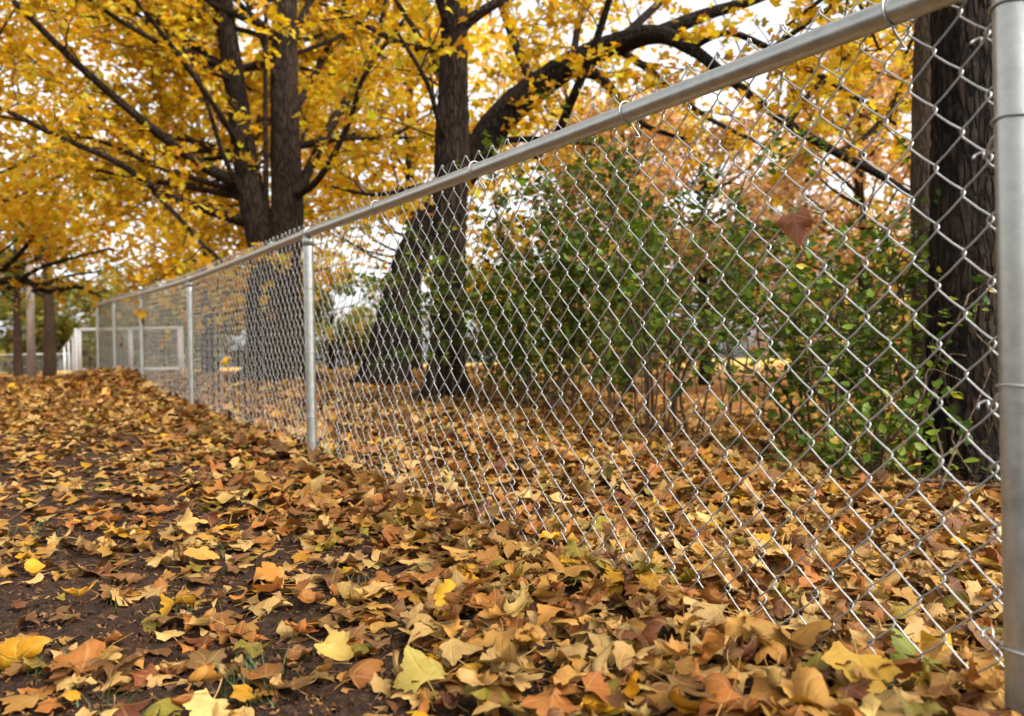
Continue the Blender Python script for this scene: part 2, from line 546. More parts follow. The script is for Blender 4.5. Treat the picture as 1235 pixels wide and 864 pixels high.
# ------------------------------------------------------------------ fallen leaves
KINDS = [(c, 'maple') for c in (0.5, 0.6, 0.8, 0.9, 1.0, 1.1, 1.3, 1.5, 0.7, 1.2, 0.9, 1.4, 0.6, 1.0)] + [(0.8, 'oval'), (1.3, 'oval'), (0.9, 'torn'), (1.2, 'torn'), (0.6, 'torn'), (1.6, 'torn'), (1.8, 'maple'), (2.0, 'maple')]
T0 = [template(0, RNG, c, k) for c, k in KINDS]
TF = [template(-1, RNG, c, k) for c, k in KINDS]
T1 = [template(1, RNG, c) for c in (0.5, 0.8, 1.0, 1.2, 1.5, 0.9, 1.3, 0.7)]
TB = [template(2, RNG, c) for c in (1.5, 2.0, 1.0)]
T2 = [template(2, RNG, c) for c in (0.6, 1.0, 1.3, 0.9, 1.5)]

def cover(x, y):
    """how thick the litter lies, 0..1: thin on the bare soil in front, thick by the fence"""
    d = (fence_x(y) - x) / FL
    patch = 0.5 + 0.5 * np.sin(2.9 * x + 1.3 * y + 0.5) * np.sin(2.3 * y - 1.7 * x + 2.2)
    patch2 = 0.5 + 0.5 * np.sin(6.1 * x - 2.0) * np.sin(5.3 * y + 1.1 * x)
    thin = sstep(0.26, 0.66, d + 0.30 * (patch - 0.5)) * (1 - sstep(4.5, 8.5, y + 0.8 * d))
    c = 1 - thin * (0.835 - 0.34 * patch * patch2)
    return np.clip(c, 0.06, 1)

def scatter(y0, y1, dens, margin, smin, smax, xlim=(-99, 99)):
    A = []
    n = int((y1 - y0) * 2 * (0.67 * y1 + margin) * dens)
    y = RNG.uniform(y0, y1, n)
    x = RNG.uniform(-1, 1, n) * (0.67 * y1 + margin)
    ok = (np.abs(x) < 0.67 * y + margin) & (x > xlim[0]) & (x < xlim[1])
    x, y = x[ok], y[ok]
    c = cover(x, y) * np.where((x > 0.9) & (y > 8.6), 0.15, 1.0)
    ok = RNG.uniform(size=len(x)) < c
    x, y, c = x[ok], y[ok], c[ok]
    n = len(x)
    size = RNG.uniform(smin, smax, n) * np.exp(RNG.normal(0, 0.16, n))
    lift = RNG.uniform(0, 1, n) ** 1.2 * (0.008 + 0.036 * c) + 0.003
    tilt = np.abs(RNG.normal(0, 1, n)) * (0.16 + 0.36 * c * lift / 0.044)
    tilt = np.minimum(tilt, 1.35)
    z = ground_z(x, y) + lift + 0.22 * size * np.sin(tilt)
    R = rotations(RNG.uniform(0, 6.283, n), tilt, RNG.uniform(0, 6.283, n))
    return np.stack([x, y, z], -1), R, size, c, lift

near = scatter(0.60, 2.6, 1150, 0.5, 0.040, 0.070)
mid = scatter(2.6, 8.0, 720, 0.6, 0.045, 0.076)
far = scatter(8.0, 15.0, 290, 1.5, 0.070, 0.105)
print('leaves', len(near[0]), len(mid[0]), len(far[0]))

def occl(P):
    return np.ones(len(P))

# the leaves that show largest are things of their own
P, R, S, Cv, L = near
dist = P[:, 1]
inview = (np.abs(P[:, 0]) < 0.63 * P[:, 1]) & (P[:, 1] > 1.02) & (P[:, 1] < 2.3)
score = np.where(inview, S / dist * (0.4 + L / (0.008 + 0.036 * Cv + 0.003)), -1)
top = np.argsort(-score)[:285]
rest = np.setdiff1d(np.arange(len(P)), top)
col, _ = fallen_colours(len(rest), 0.06)
o = leaf_cloud('leaf_litter', T0, P[rest], R[rest], S[rest], col, M['leaf'])
tag(o, 'thick litter of tan and brown fallen maple leaves covering the ground', 'leaf litter', kind='stuff')
col, _ = fallen_colours(len(mid[0]), 0.05)
o = leaf_cloud('leaf_litter', T1, mid[0], mid[1], mid[2], col, M['leaf'])
tag(o, 'brown and golden leaf carpet farther along beneath the fence and trees', 'leaf litter', kind='stuff')
col, _ = fallen_colours(len(far[0]), 0.05)
o = leaf_cloud('leaf_litter', T2, far[0], far[1], far[2], col, M['leaf_far'])
tag(o, 'distant carpet of orange brown leaves reaching to the gate', 'leaf litter', kind='stuff')

# crumbled bits of leaf and bark on the bare soil
n = 22000
y = RNG.uniform(0.7, 6.0, n); x = RNG.uniform(-0.72, 0.35, n) * y - 0.1
ok = (fence_x(y) - x) / FL > 0.3
x, y = x[ok], y[ok]; n = len(x)
pos = np.stack([x, y, ground_z(x, y) + RNG.uniform(0.001, 0.006, n)], -1)
Rb = rotations(RNG.uniform(0, 6.283, n), np.abs(RNG.normal(0, 0.35, n)), RNG.uniform(0, 6.283, n))
cb = np.array([lin(96, 66, 44), lin(66, 44, 32), lin(134, 96, 62), lin(150, 108, 66), lin(112, 70, 42)])[RNG.integers(0, 5, n)] * np.exp(RNG.normal(0, .2, (n, 1))) * 0.72
o = leaf_cloud('leaf_debris', TB, pos, Rb, RNG.uniform(0.006, 0.030, n), cb, M['leaf_far'])
tag(o, 'crumbled brown leaf fragments strewn over the dark soil', 'leaf debris', kind='stuff')

TM = []
for i, (v, f, pl) in enumerate(TF):
    me = new_mesh_obj('fallen_leaf', v, f, M['leaf_single'], link=False)
    add_attr(me, 'leaf_place', 'FLOAT_VECTOR', pl)
    TM.append(me)
def leaf_thing(p, Rm, s, colour, label, group=None, var=None, mesh=None, name='fallen_leaf'):
    o = bpy.data.objects.new(name, mesh or TM[RNG.integers(len(TM)) if var is None else var])
    COL.objects.link(o)
    m = Matrix([[float(a) * s for a in r] for r in Rm]).to_4x4()
    m.translation = [float(a) for a in p]
    o.matrix_world = m
    o.color = (*[float(a) for a in colour], 1)
    tag(o, label, 'leaf', group)
    return o
col, kk = fallen_colours(len(top))
q1, q2 = np.quantile(S[top], [0.33, 0.67])
for i, t in enumerate(top):
    x, y = P[t, 0], P[t, 1]
    d = (fence_x(y) - x) / FL
    if d < 0: zone = 'beyond the mesh close to the near post' if y < 1.7 else 'on the far side of the mesh'
    elif d < 0.22: zone = 'along the lower edge of the mesh'
    elif d < 0.55: zone = 'on the drift at the front edge' if y < 1.45 else 'on the drift farther up the fence'
    else: zone = 'on the bare soil at the front' if y < 1.5 else 'on the bare soil farther back'
    nm = PAL[kk[i]][0]
    big = 'small' if S[t] < q1 else ('large' if S[t] > q2 else 'middling')
    tl = math.acos(max(-1, min(1, R[t][2, 2])))
    pose = 'lying flat' if tl < 0.22 else ('tilted' if tl < 0.55 else 'standing steeply')
    var = int(RNG.integers(len(TM)))
    nm = nm + ' ' + ('oval' if var in (14, 15) else 'torn' if 16 <= var <= 19 else 'tightly curled' if var >= 20 or var in (6, 7, 11) else 'maple')
    leaf_thing(P[t] + [0, 0, 0.006], R[t], S[t], col[i], f'{big} {nm} leaf {pose} {zone}', f'fallen leaves {zone}', var)

def placed_leaf(px, py, d, size, colour0, label, yaw, tilt=0.25, tdir=0.0, var=0, lift=0.03, on_ground=True):
    colour = [c * 0.58 for c in colour0]
    p = at(px, py, d)
    if on_ground:
        # slide along the sight line to the litter
        lo, hi = 0.6, 12.0
        for _ in range(40):
            m = 0.5 * (lo + hi); q = at(px, py, m)
            if q[2] > ground_z(q[0], q[1]) + lift: lo = m
            else: hi = m
        p = at(px, py, lo) + [0, 0, 0.02]
    Rm = rotations(np.array([yaw]), np.array([tilt]), np.array([tdir]))[0]
    return leaf_thing(p, Rm, size, colour, label, var=var)

placed_leaf(505, 820, 0, 0.080, lin(186, 164, 78), 'large pale lemon yellow maple leaf at the bottom edge of the drift', 0.6, 0.5, 0.2, 0)
placed_leaf(1040, 825, 0, 0.098, lin(222, 172, 60), 'largest golden maple leaf with a torn hole left of the near post foot', 2.9, 0.45, 0.2, 1)
placed_leaf(1142, 805, 0, 0.075, lin(228, 176, 44), 'small bright yellow leaf at the foot of the near fence post', 3.4, 0.6, 0.1, 2)
placed_leaf(850, 748, 0, 0.085, lin(222, 182, 116), 'pale cream oak-like leaf under the lower edge of the mesh', 1.2, 0.5, 0.0, 8)
placed_leaf(536, 728, 0, 0.085, lin(224, 172, 40), 'vivid yellow folded leaf in the middle of the leaf drift', 1.4, 0.5, 0.6, 6)
placed_leaf(405, 805, 0, 0.080, lin(212, 178, 92), 'broad pale yellow leaf overhanging the bare soil edge', 4.2, 0.4, 0.3, 3)
placed_leaf(20, 792, 0, 0.075, lin(206, 148, 24), 'deep golden leaf standing half upright on the soil', 0.2, 0.8, 0.0, 6)
placed_leaf(230, 640, 0, 0.085, lin(214, 168, 92), 'wide tan leaf lying alone across a dark soil patch', 5.2, 0.3, 0.3, 4)
placed_leaf(323, 700, 0, 0.08, lin(212, 142, 58), 'orange maple leaf arched like a tent on the dark soil', 2.0, 0.35, 0.3, 5)
placed_leaf(1100, 800, 0, 0.08, lin(134, 142, 54), 'half green maple leaf beside the lowest tie wire', 0.5, 0.5, 0.3, 9)

# ------------------------------------------------------------------ near chain-link fence
PY = [1.06 + 2.62 * i for i in range(6)]
rail_px = [(1222, -40), (371, 281), (227.5, 337), (170, 354.5), (139, 362), (117, 368)]
RZ = [at(px, py, y)[2] for (px, py), y in zip(rail_px, PY)]
PY = [1.06 - 2.62] + PY
RZ = [RZ[0] - 0.10] + RZ
def rail_z(y): return np.interp(y, PY, RZ)
POST_R, RAIL_R = 0.0235, 0.0205
fdir = np.array([-FK, 1.0, 0]) / FL                 # along the fence, away from the camera
fnor = np.array([1.0, FK, 0]) / FL                  # to the far side
fence = empty('chain_link_fence', (fence_x(PY[1]), PY[1], float(ground_z(fence_x(PY[1]), PY[1]))))
tag(fence, 'long galvanised chain-link fence running from the near post up the leafy slope', 'fence')
def fpt(y, z, off=0.0): return np.array([fence_x(y), y, z]) + fnor * off

for i, y in enumerate(PY):
    gz = float(ground_z(fence_x(y), y))
    near_post = i == 1
    ztop = RZ[i] + (0.05 if near_post else -0.002)
    zs = np.linspace(gz - 0.25, ztop, 14)
    po = new_mesh_obj('post', *tube([fpt(y, z) for z in zs], POST_R + (0.001 if near_post else 0), 28), M['galv'], fence)
    if near_post:
        b = Bag()
        b.add(tube([fpt(y, ztop + h) for h in (0.001, 0.012, 0.024, 0.032)], [POST_R + .004, POST_R + .003, POST_R * .7, .003], 24))
        b.build('post_cap', M['galv'], po)
    else:
        b = Bag()
        b.add(tube([fpt(y, RZ[i] + h) for h in (-0.062, -0.061, -0.03, -0.024)], [POST_R + .001, POST_R + .004, POST_R + .004, POST_R], 24))
        th = 0.05
        c = fpt(y, RZ[i])
        sl = np.array([*(fdir[:2]), (rail_z(y + .1) - rail_z(y - .1)) / (0.2 * FL)])
        b.add(tube([c + sl * h for h in (-0.022, -0.021, 0.021, 0.022)], [RAIL_R + .001, RAIL_R + .0045, RAIL_R + .0045, RAIL_R + .001], 24))
        b.build('post_cap', M['galv'], po)

for i in range(len(PY) - 1):
    t = np.linspace(0, 1, 10)
    ys = PY[i] + t * (PY[i + 1] - PY[i])
    zz = RZ[i] + t * (RZ[i + 1] - RZ[i]) - 0.004 * np.sin(math.pi * t)
    new_mesh_obj('top_rail', *tube([fpt(y, z) for y, z in zip(ys, zz)], RAIL_R, 24, False), M['galv'], fence)

HP, VP = 0.0395, 0.088        # column spacing and diamond height
TOP = 0.062                   # the points stand this far above the rail's centre
ROWS = 14
WR = 0.00155
def wire_line(odd):
    """one flattened spiral between two columns, local x along the fence, y to the far side, z down from the rail"""
    pts = []
    t = 0.0030
    h = 0.0055
    z0 = TOP
    x0, x1 = -0.0018, HP + 0.0018
    xs = x1 if odd else x0
    ss = -1 if odd else 1
    # knuckled tip, hooked over its neighbour
    pts += [(xs - ss * 0.004, 0.0035, z0 - 0.007), (xs - ss * 0.002, 0.002, z0 + 0.001), (xs, 0, z0 + 0.003)]
    z = z0
    for r in range(2 * ROWS):
        right = (r % 2 == 0) != bool(odd)
        xa, xb = (x0, x1) if right else (x1, x0)
        s = 1 if right else -1
        side = -t if right else t
        zb = z - VP / 2
        pts += [(xa + s * 0.0022, side, z - h), ((xa + xb) / 2, side * 1.05, (z + zb) / 2 - 0.0015), (xb - s * 0.0022, side, zb + h)]
        pts += [(xb, side * 0.6, zb + h * 0.55), (xb, -side * 0.6, zb - h * 0.55)]
        z = zb
    return np.array(pts)
WL = [wire_line(0), wire_line(1)]
OFF = RAIL_R + 0.006
# local frame: x along the fence away from the camera
FR = np.stack([fdir, fnor, [0, 0, 1]], 1)
WM = []
for w in WL:
    v, fs = tube(w, WR, 6)
    WM.append(new_mesh_obj('wire', v @ FR.T, fs, M['wire'], link=False))
n_before, n_all = 52, 52 + int((PY[-1] - PY[1]) * FL / HP)
restbag = Bag()
for k in range(n_all):
    s = (k - n_before) * HP + 0.006
    y = PY[1] + s / FL
    c = fpt(y, rail_z(y), OFF) + RNG.normal(0, 0.0008, 3) + fnor * 0.006 * math.sin(s * 2.1)
    if -4 <= k - n_before < 296:
        o = link_obj('wire', WM[k % 2], fence)
        o.location = [float(a) for a in c]
        o.rotation_euler = (float(RNG.normal(0, 0.006)), float(RNG.normal(0, 0.005)), float(RNG.normal(0, 0.05)))
    else:
        v, fs = tube(WL[k % 2], WR * 0.9, 3, False)
        restbag.add((v @ FR.T + c, fs))
tag(restbag.build('wire_mesh', M['wire'], fence), kind='stuff')

def tie(points, name='tie_wire', r=0.0016):
    p, rr = smooth_line(points, [r] * len(points), 4)
    return new_mesh_obj(name, *tube(p, rr, 6), M['wire'], fence)
def post_tie(y, z, drop=0.03, hook=0.06):
    c = fpt(y, z)
    pts = []
    a0 = np.linspace(-0.35, 1.25, 9) * math.pi
    rr = POST_R + 0.0035
    for k, a in enumerate(a0):
        pts.append(c + rr * (np.cos(a) * fdir - np.sin(a) * fnor) + [0, 0, 0.004 - 0.006 * abs(k - 4) / 4])
    # hooks round the mesh on the far side of the post along the fence
    e = c + fdir * hook + fnor * OFF + [0, 0, -drop]
    d = np.array([0.004, 0.004, 0.0])
    pre = [e + fdir * 0.004 - fnor * 0.010, e + fdir * 0.008 + [0, 0, .006], e - fnor * -0.008 + [0, 0, .010], e - fdir * 0.006, c + fdir * (POST_R + 0.012) + fnor * 0.010 + [0, 0, -drop * 0.45]]
    tie(pre + pts[1:])
for py, dr in ((2, 0.022), (141, 0.034), (468, 0.032), (792, 0.004)):
    q = at(1219 + py * 0.02, py, PY[1] - 0.02)
    post_tie(PY[1], q[2], dr)
for i in range(2, 7):
    for dz in (-0.26, -0.56, -0.86):
        post_tie(PY[i], RZ[i] + dz, 0.012, 0.05)
def rail_tie(y):
    c = fpt(y, rail_z(y))
    a0 = np.linspace(-0.62, 1.30, 11) * math.pi
    rr = RAIL_R + 0.0032
    pts = [c + rr * (np.sin(a) * np.array([0, 0, 1.0]) - np.cos(a) * fnor) + fdir * (0.010 * (k / 10 - .5)) for k, a in enumerate(a0)]
    e = fpt(y, rail_z(y) - 0.052, OFF)
    tie(pts + [e + [0, 0, .012], e + fnor * .005 - fdir * .004, e - fnor * .006])
for px in (1082, 762, 578, 458):
    u = (px - 617.5) / 950
    rail_tie(FX0 / (u + FK))
for i in range(2, 6):
    for t in (0.2, 0.45, 0.7): rail_tie(PY[i] + t * 2.62)

# leaves caught in the mesh
def caught(px, py, size, colour, label, yaw, var, up=0.3):
    colour = [c * 0.75 for c in colour]
    u = (px - 617.5) / 950; y = FX0 / (u + FK)
    p = at(px, py, y) - fnor * (-OFF + 0.012)
    a = math.atan2(fnor[1], fnor[0])
    n = -fnor
    c, s = math.cos(yaw), math.sin(yaw)
    ex, ez = fdir * c + np.array([0, 0, s]), np.array([0, 0, c]) - fdir * s
    leaf_thing(p, np.stack([ex, ez, np.cross(ex, ez)], 1), size, colour, label, var=var)
caught(953, 274, 0.066, lin(146, 92, 66), 'reddish brown dead leaf caught in the mesh in front of green shrubs', 2.9, 4)
caught(171, 387, 0.16, lin(120, 52, 36), 'dark red leaf stuck against a far fence post', 3.3, 6)
caught(147, 413, 0.12, lin(128, 74, 48), 'small brown leaf caught in the far mesh before the white gate', 2.0, 5)
caught(222, 392, 0.13, lin(204, 112, 34), 'orange leaf stuck in the mesh beside a far post', 3.0, 3)
caught(271, 440, 0.10, lin(226, 176, 36), 'yellow leaf caught low in the far mesh', 3.5, 2)
caught(148, 380, 0.11, lin(96, 62, 44), 'small dark leaf high in the far mesh', 2.6, 4)

# ------------------------------------------------------------------ gate and the fence beyond it
def gate():
    d = 22.0
    zt, zb = at(95, 398, d)[2], at(95, 447, d)[2]
    p0, p1, pm = at(97, 448, d)[0], at(219, 448, d)[0], at(158, 448, d)[0]
    gz = float(ground_z((p0 + p1) / 2, d))
    g = empty('pipe_gate', ((p0 + p1) / 2, d, gz))
    tag(g, 'white double-leaf pipe gate seen through the far end of the fence', 'gate')
    for x in (p0 - 0.10, p1 + 0.02):
        new_mesh_obj('gate_post', *tube([(x, d, gz - .3), (x, d, zt + .04)], 0.045, 14), M['white'], g)
    for a, b in ((p0, pm - 0.02), (pm + 0.02, p1 - 0.06)):
        fb = Bag()
        for q in ([(a, d, zb), (a, d, zt)], [(b, d, zb), (b, d, zt)], [(a, d, zt), (b, d, zt)], [(a, d, zb), (b, d, zb)]):
            fb.add(tube(q, 0.044, 12))
        fr = fb.build('gate_frame', M['white'], g)
        mb = Bag()
        H = zt - zb; Wd = b - a; p = 0.10
        for sgn in (1, -1):
            for k in np.arange(-H, Wd + H, p):
                # diagonal wires clipped to the frame
                x0, z0, x1, z1 = (k, 0, k + H, H) if sgn > 0 else (k + H, 0, k, H)
                ts = sorted([0, 1] + [t for t in ((0 - x0) / (x1 - x0), (Wd - x0) / (x1 - x0)) if 0 < t < 1])
                for ta, tb in zip(ts[:-1], ts[1:]):
                    xm = x0 + (x1 - x0) * (ta + tb) / 2
                    if 0 < xm < Wd:
                        A = (a + x0 + (x1 - x0) * ta, d + 0.004 * sgn, zb + (z1 - z0) * ta)
                        B = (a + x0 + (x1 - x0) * tb, d + 0.004 * sgn, zb + (z1 - z0) * tb)
                        mb.add(tube([A, B], 0.004, 3, False))
        tag(mb.build('wire_mesh', M['wire'], fr), kind='stuff')
gate()

def back_fence():
    ys = [22.5, 26, 31, 38, 50]
    f = empty('pipe_fence', (0.915 - 0.5916 * 22.5, 22.5, float(ground_z(-12.4, 22.5))))
    tag(f, 'pale pipe fence receding past the gate towards the far trees', 'fence')
    tops = []
    for y in ys:
        x = 0.90 - 0.5916 * y
        gz = float(ground_z(x, y)); zt = EYE + 1.14
        tops.append((x, y, zt))
        new_mesh_obj('post', *tube([(x, y, gz - .2), (x, y, zt)], 0.030, 12), M['white'], f)
    new_mesh_obj('top_rail', *tube(tops, 0.026, 8), M['white'], f)
    mb = Bag()
    for h in np.linspace(0.2, 0.95, 4):
        mb.add(tube([(x, y + 0.03, EYE + h) for x, y, z in tops], 0.003, 3, False))
    tag(mb.build('wire_mesh', M['wire'], f), kind='stuff')
    f = empty('field_fence', (-27, 44, float(ground_z(-27, 44))))
    tag(f, 'low grey wire fence crossing the far field by the pole', 'fence')
    for x in np.arange(-38, -24.5, 3.0):
        gz = float(ground_z(x, 44)); new_mesh_obj('post', *tube([(x, 44, gz - .2), (x, 44, EYE + .98)], 0.035, 8), M['galv'], f)
    new_mesh_obj('top_rail', *tube([(-40, 44, EYE + .95), (-24.5, 44, EYE + .95)], 0.03, 6), M['galv'], f)
    mb = Bag()
    for k in np.arange(-40, -25, 0.16):
        mb.add(tube([(k, 44.03, EYE - .05), (k + .95, 44.03, EYE + .93)], 0.005, 3, False)); mb.add(tube([(k + .95, 44.035, EYE - .05), (k, 44.035, EYE + .93)], 0.005, 3, False))
    tag(mb.build('wire_mesh', M['wire'], f), kind='stuff')
back_fence()

# ------------------------------------------------------------------ trees
YEL = [lin(238, 186, 38), lin(230, 172, 32), lin(244, 204, 68), lin(200, 140, 34), lin(206, 172, 30), lin(160, 146, 36)]
YELW = [0.30, 0.24, 0.20, 0.12, 0.09, 0.05]
ORA = [lin(212, 162, 104), lin(198, 146, 98), lin(222, 186, 136), lin(170, 122, 84), lin(212, 172, 88)]
ORAW = [0.28, 0.24, 0.22, 0.13, 0.13]
GRE = [lin(84, 108, 30), lin(108, 130, 38), lin(62, 86, 28), lin(134, 146, 44), lin(172, 152, 44)]
GREW = [0.33, 0.24, 0.28, 0.10, 0.05]
OLI = [lin(120, 128, 56), lin(146, 142, 62), lin(98, 108, 50), lin(176, 150, 62), lin(150, 120, 60)]
OLIW = [0.27, 0.25, 0.2, 0.18, 0.10]
def pal_cols(rng, n, cols, w, alb=0.86):
    c = np.array(cols)[rng.choice(len(cols), n, p=np.array(w) / sum(w))]
    return np.clip(c * np.exp(rng.normal(0, 0.18, (n, 1))) * np.exp(rng.normal(0, 0.05, (n, 3))) * alb, 0, 0.7)

def unit(v): return v / (np.linalg.norm(v, axis=-1, keepdims=True) + 1e-9)

def grow(p0, d0, length, rng, n=5, wander=0.25, lift=0.0):
    pts = [p0]; d = d0
    for i in range(n):
        d = unit(d + rng.normal(0, wander, 3) + np.array([0, 0, lift]))
        pts.append(pts[-1] + d * length / n)
    return np.array(pts)

def along(line, t):
    L = np.concatenate([[0], np.cumsum(np.linalg.norm(np.diff(line, axis=0), axis=1))])
    s = t * L[-1]
    i = min(np.searchsorted(L, s, side='right') - 1, len(line) - 2)
    f = (s - L[i]) / (L[i + 1] - L[i] + 1e-9)
    return line[i] + (line[i + 1] - line[i]) * f, unit(line[i + 1] - line[i]), L[-1]

TC = [template(2, RNG, c) for c in (0.4, 0.5, 0.7, 0.9)]

class Tree:
    def __init__(self, name, base, label, cat='tree', group=None, bark='bark', seed=1):
        self.rng = np.random.default_rng(seed)
        self.o = empty(name, base)
        tag(self.o, label, cat, group)
        self.bark = bark
        self.twigs = Bag(); self.lp = []; self.ld = []
        self.limbs = []
    def limb(self, name, ctrl, n=14, rough=0.05, ridges=9, k=5, mat=None, leafy=None):
        """ctrl: list of (pixel x, pixel y, distance, width in pixels)"""
        pts = np.array([at(a, b, d) for a, b, d, w in ctrl])
        rad = np.array([w * d / 950 / 2 for a, b, d, w in ctrl])
        return self.limb3(name, pts, rad, n, rough, ridges, k, mat, leafy)
    def limb3(self, name, pts, rad, n=14, rough=0.05, ridges=9, k=5, mat=None, leafy=None):
        P, R = smooth_line(pts, rad, k)
        o = new_mesh_obj(name, *tube(P, R, n, True, rough, self.rng, ridges), M[mat or self.bark], self.o)
        if leafy is not None: self.limbs.append((P, R, leafy))
        return o
    def foliage(self, branch_step=0.30, branch_len=(0.8, 1.8), twig_step=0.16, twig_len=(0.25, 0.6), leaf_step=0.05, start=0.12, flat=0.5, droop=-0.03, clear=0.0):
        rng = self.rng
        for P, R, dens in self.limbs:
            L = along(P, 1.0)[2]
            for s in np.arange(start * L, L, branch_step / dens):
                p, tg, _ = along(P, min(s / L + rng.normal(0, .01), 1.0))
                d = rng.normal(0, 1, 3); d[2] *= flat
                d[1] += clear * 1.6                # more of the twigs on the side away from the open ground
                d = unit(unit(d - tg * np.dot(d, tg)) + 0.7 * tg + [0, 0, 0.12])
                bl = rng.uniform(*branch_len) * (0.65 + 0.35 * (1 - s / L))
                b = grow(p, d, bl, rng, 5, 0.16, droop)
                self.twigs.add(tube(b, np.linspace(0.011, 0.004, 6), 4, False))
                for q in np.arange(0.12 * bl, bl, twig_step):
                    tp, tt, _ = along(b, q / bl)
                    e = rng.normal(0, 1, 3); e[2] *= flat
                    e = unit(unit(e) + 0.5 * tt)
                    tl = rng.uniform(*twig_len)
                    tw = grow(tp, e, tl, rng, 3, 0.2, droop * 1.5)
                    self.twigs.add(tube(tw, np.linspace(0.0035, 0.0018, 4), 3, False))
                    m = max(2, int(tl / leaf_step))
                    f = np.linspace(0.15, 1, m)
                    xs = np.stack([np.interp(f, np.linspace(0, 1, 4), tw[:, c]) for c in range(3)], -1)
                    self.lp.append(xs + rng.normal(0, 0.035, xs.shape) + [0, 0, -0.02])
    def clumps(self, centres, radii, per, squash=0.6):
        rng = self.rng
        for c, r in zip(centres, radii):
            m = rng.poisson(per)
            d = unit(rng.normal(size=(m, 3))) * (rng.uniform(0, 1, (m, 1)) ** 0.5) * r
            d[:, 2] *= squash
            self.lp.append(c + d)
    def crown(self, cols, w, size=(0.075, 0.12), mat='crown', tilt=0.7, temps=None, name='crown'):
        rng = self.rng
        if self.twigs.n:
            tag(self.twigs.build('twigs', M['twig'], self.o), kind='stuff')
        p = np.concatenate(self.lp)
        n = len(p)
        R = rotations(rng.uniform(0, 6.283, n), np.abs(rng.normal(0, tilt, n)) + 0.15, rng.uniform(0, 6.283, n))
        o = leaf_cloud(name, temps or TC, p, R, rng.uniform(*size, n), pal_cols(rng, n, cols, w), M[mat], self.o)
        tag(o, kind='stuff')
        print(self.o.name, 'leaves', n)
        return o

def on_ground(px, d):
    x = at(px, 440, d)[0]
    return np.array([x, d, float(ground_z(x, d))])

def base_y(px, d):
    """pixel row of the ground under pixel column px at distance d"""
    x, _, z = on_ground(px, d)
    u = (px - 617.5) / 950
    return 437 - 950 * ((z - EYE) / d + u * _s)

def random_limbs(T, stem, zs, length, rng, leafy=1.0, rad=0.045, up=(0.15, 0.6), away=None):
    for z in zs:
        i = np.argmin(np.abs(stem[:, 2] - z))
        a = rng.uniform(0, 6.283)
        d = unit(np.array([math.cos(a), math.sin(a), rng.uniform(*up)]))
        if away is not None: d = unit(d + np.asarray(away))
        L = rng.uniform(*length)
        P = grow(stem[i], d, L, rng, 6, 0.13, 0.02)
        T.limb3('limb', P, np.linspace(rad, 0.012, 7), 8, 0.04, 5, 3, leafy=leafy)

def roots(T, px, d, w, n, seed):
    """roots flaring from a trunk of pixel width w and sinking into the ground"""
    rng = np.random.default_rng(seed)
    b = on_ground(px, d); R0 = w * d / 950 / 2
    for i in range(n):
        a = 6.283 * (i + rng.uniform(-.25, .25)) / n
        o = np.array([math.cos(a), math.sin(a), 0])
        ps = []
        for t, h in ((0.55, 0.95), (0.95, 0.35), (1.5, 0.08), (2.3, -0.10)):
            p = b + o * R0 * t; p[2] = float(ground_z(p[0], p[1])) + R0 * h
            ps.append(p)
        T.limb3('root', ps, R0 * np.array([0.42, 0.36, 0.24, 0.10]), 10, 0.06, 5, 4)

# --- forked maple on the left
D1 = 11.0
b = on_ground(336, D1)
T = Tree('maple_tree', b, 'forked maple with two upright stems and yellow crown left of the middle', bark='bark_warm', seed=11)
by = base_y(336, D1)
T.limb('trunk', [(336, by + 8, D1, 100), (336, by - 8, D1, 78), (335, 420, D1, 66), (334, 370, D1, 60), (334, 320, D1, 58), (333, 285, D1, 52)], 40, 0.085, 15, 14)
T.limb('stem', [(330, 330, D1, 40), (316, 285, D1, 38), (304, 235, D1, 33), (296, 190, D1, 29), (289, 140, D1, 26), (281, 85, D1, 25), (272, 20, D1, 22), (266, -70, D1, 18), (258, -220, D1, 12), (250, -330, D1, 5)], 16)
T.limb('stem', [(338, 330, D1, 44), (345, 280, D1, 42), (347, 240, D1, 38), (345, 180, D1, 35), (343, 110, D1, 33), (343, 50, D1, 30), (345, -10, D1, 27), (348, -110, D1, 22), (354, -250, D1, 14), (360, -380, D1, 5)], 16)
roots(T, 336, D1, 70, 6, 1)
st1 = np.array([at(*q) for q in ((316, 285, D1), (304, 235, D1), (296, 190, D1), (281, 85, D1), (272, 20, D1), (266, -70, D1), (258, -220, D1))])
st2 = np.array([at(*q) for q in ((345, 280, D1), (345, 180, D1), (343, 50, D1), (348, -110, D1), (354, -250, D1))])
V = lambda *c: T.limb('limb', list(c), 8, 0.04, 5, leafy=1.0)
T.limb('limb', [(322, 300, 11, 8), (321, 220, 10.9, 7), (320, 120, 10.8, 6), (321, 0, 10.6, 5), (323, -130, 10.4, 4)], 8, 0.04, 5)
V((300, 228, 11, 17), (245, 200, 10.5, 14), (190, 160, 10, 12), (130, 110, 9.5, 10), (75, 60, 9.1, 9), (20, 5, 8.8, 7), (-50, -60, 8.5, 4))
V((298, 268, 11, 15), (240, 250, 10.4, 11), (195, 232, 9.9, 9), (140, 195, 9.4, 8), (70, 165, 9, 7), (0, 130, 8.6, 6), (-90, 95, 8.2, 3))
V((298, 240, 11, 9), (240, 228, 11.2, 7), (165, 215, 11.5, 5), (90, 200, 11.8, 3))
V((185, 230, 9.9, 6), (215, 262, 9.6, 6), (250, 300, 9.3, 5), (300, 340, 9.0, 3))
V((283, 95, 11, 15), (240, 60, 11.4, 11), (190, 25, 11.8, 9), (150, -10, 12, 7), (90, -60, 12.4, 4))
V((285, 100, 11, 8), (215, 65, 10.3, 7), (140, 22, 9.7, 6), (80, -20, 9.2, 4))
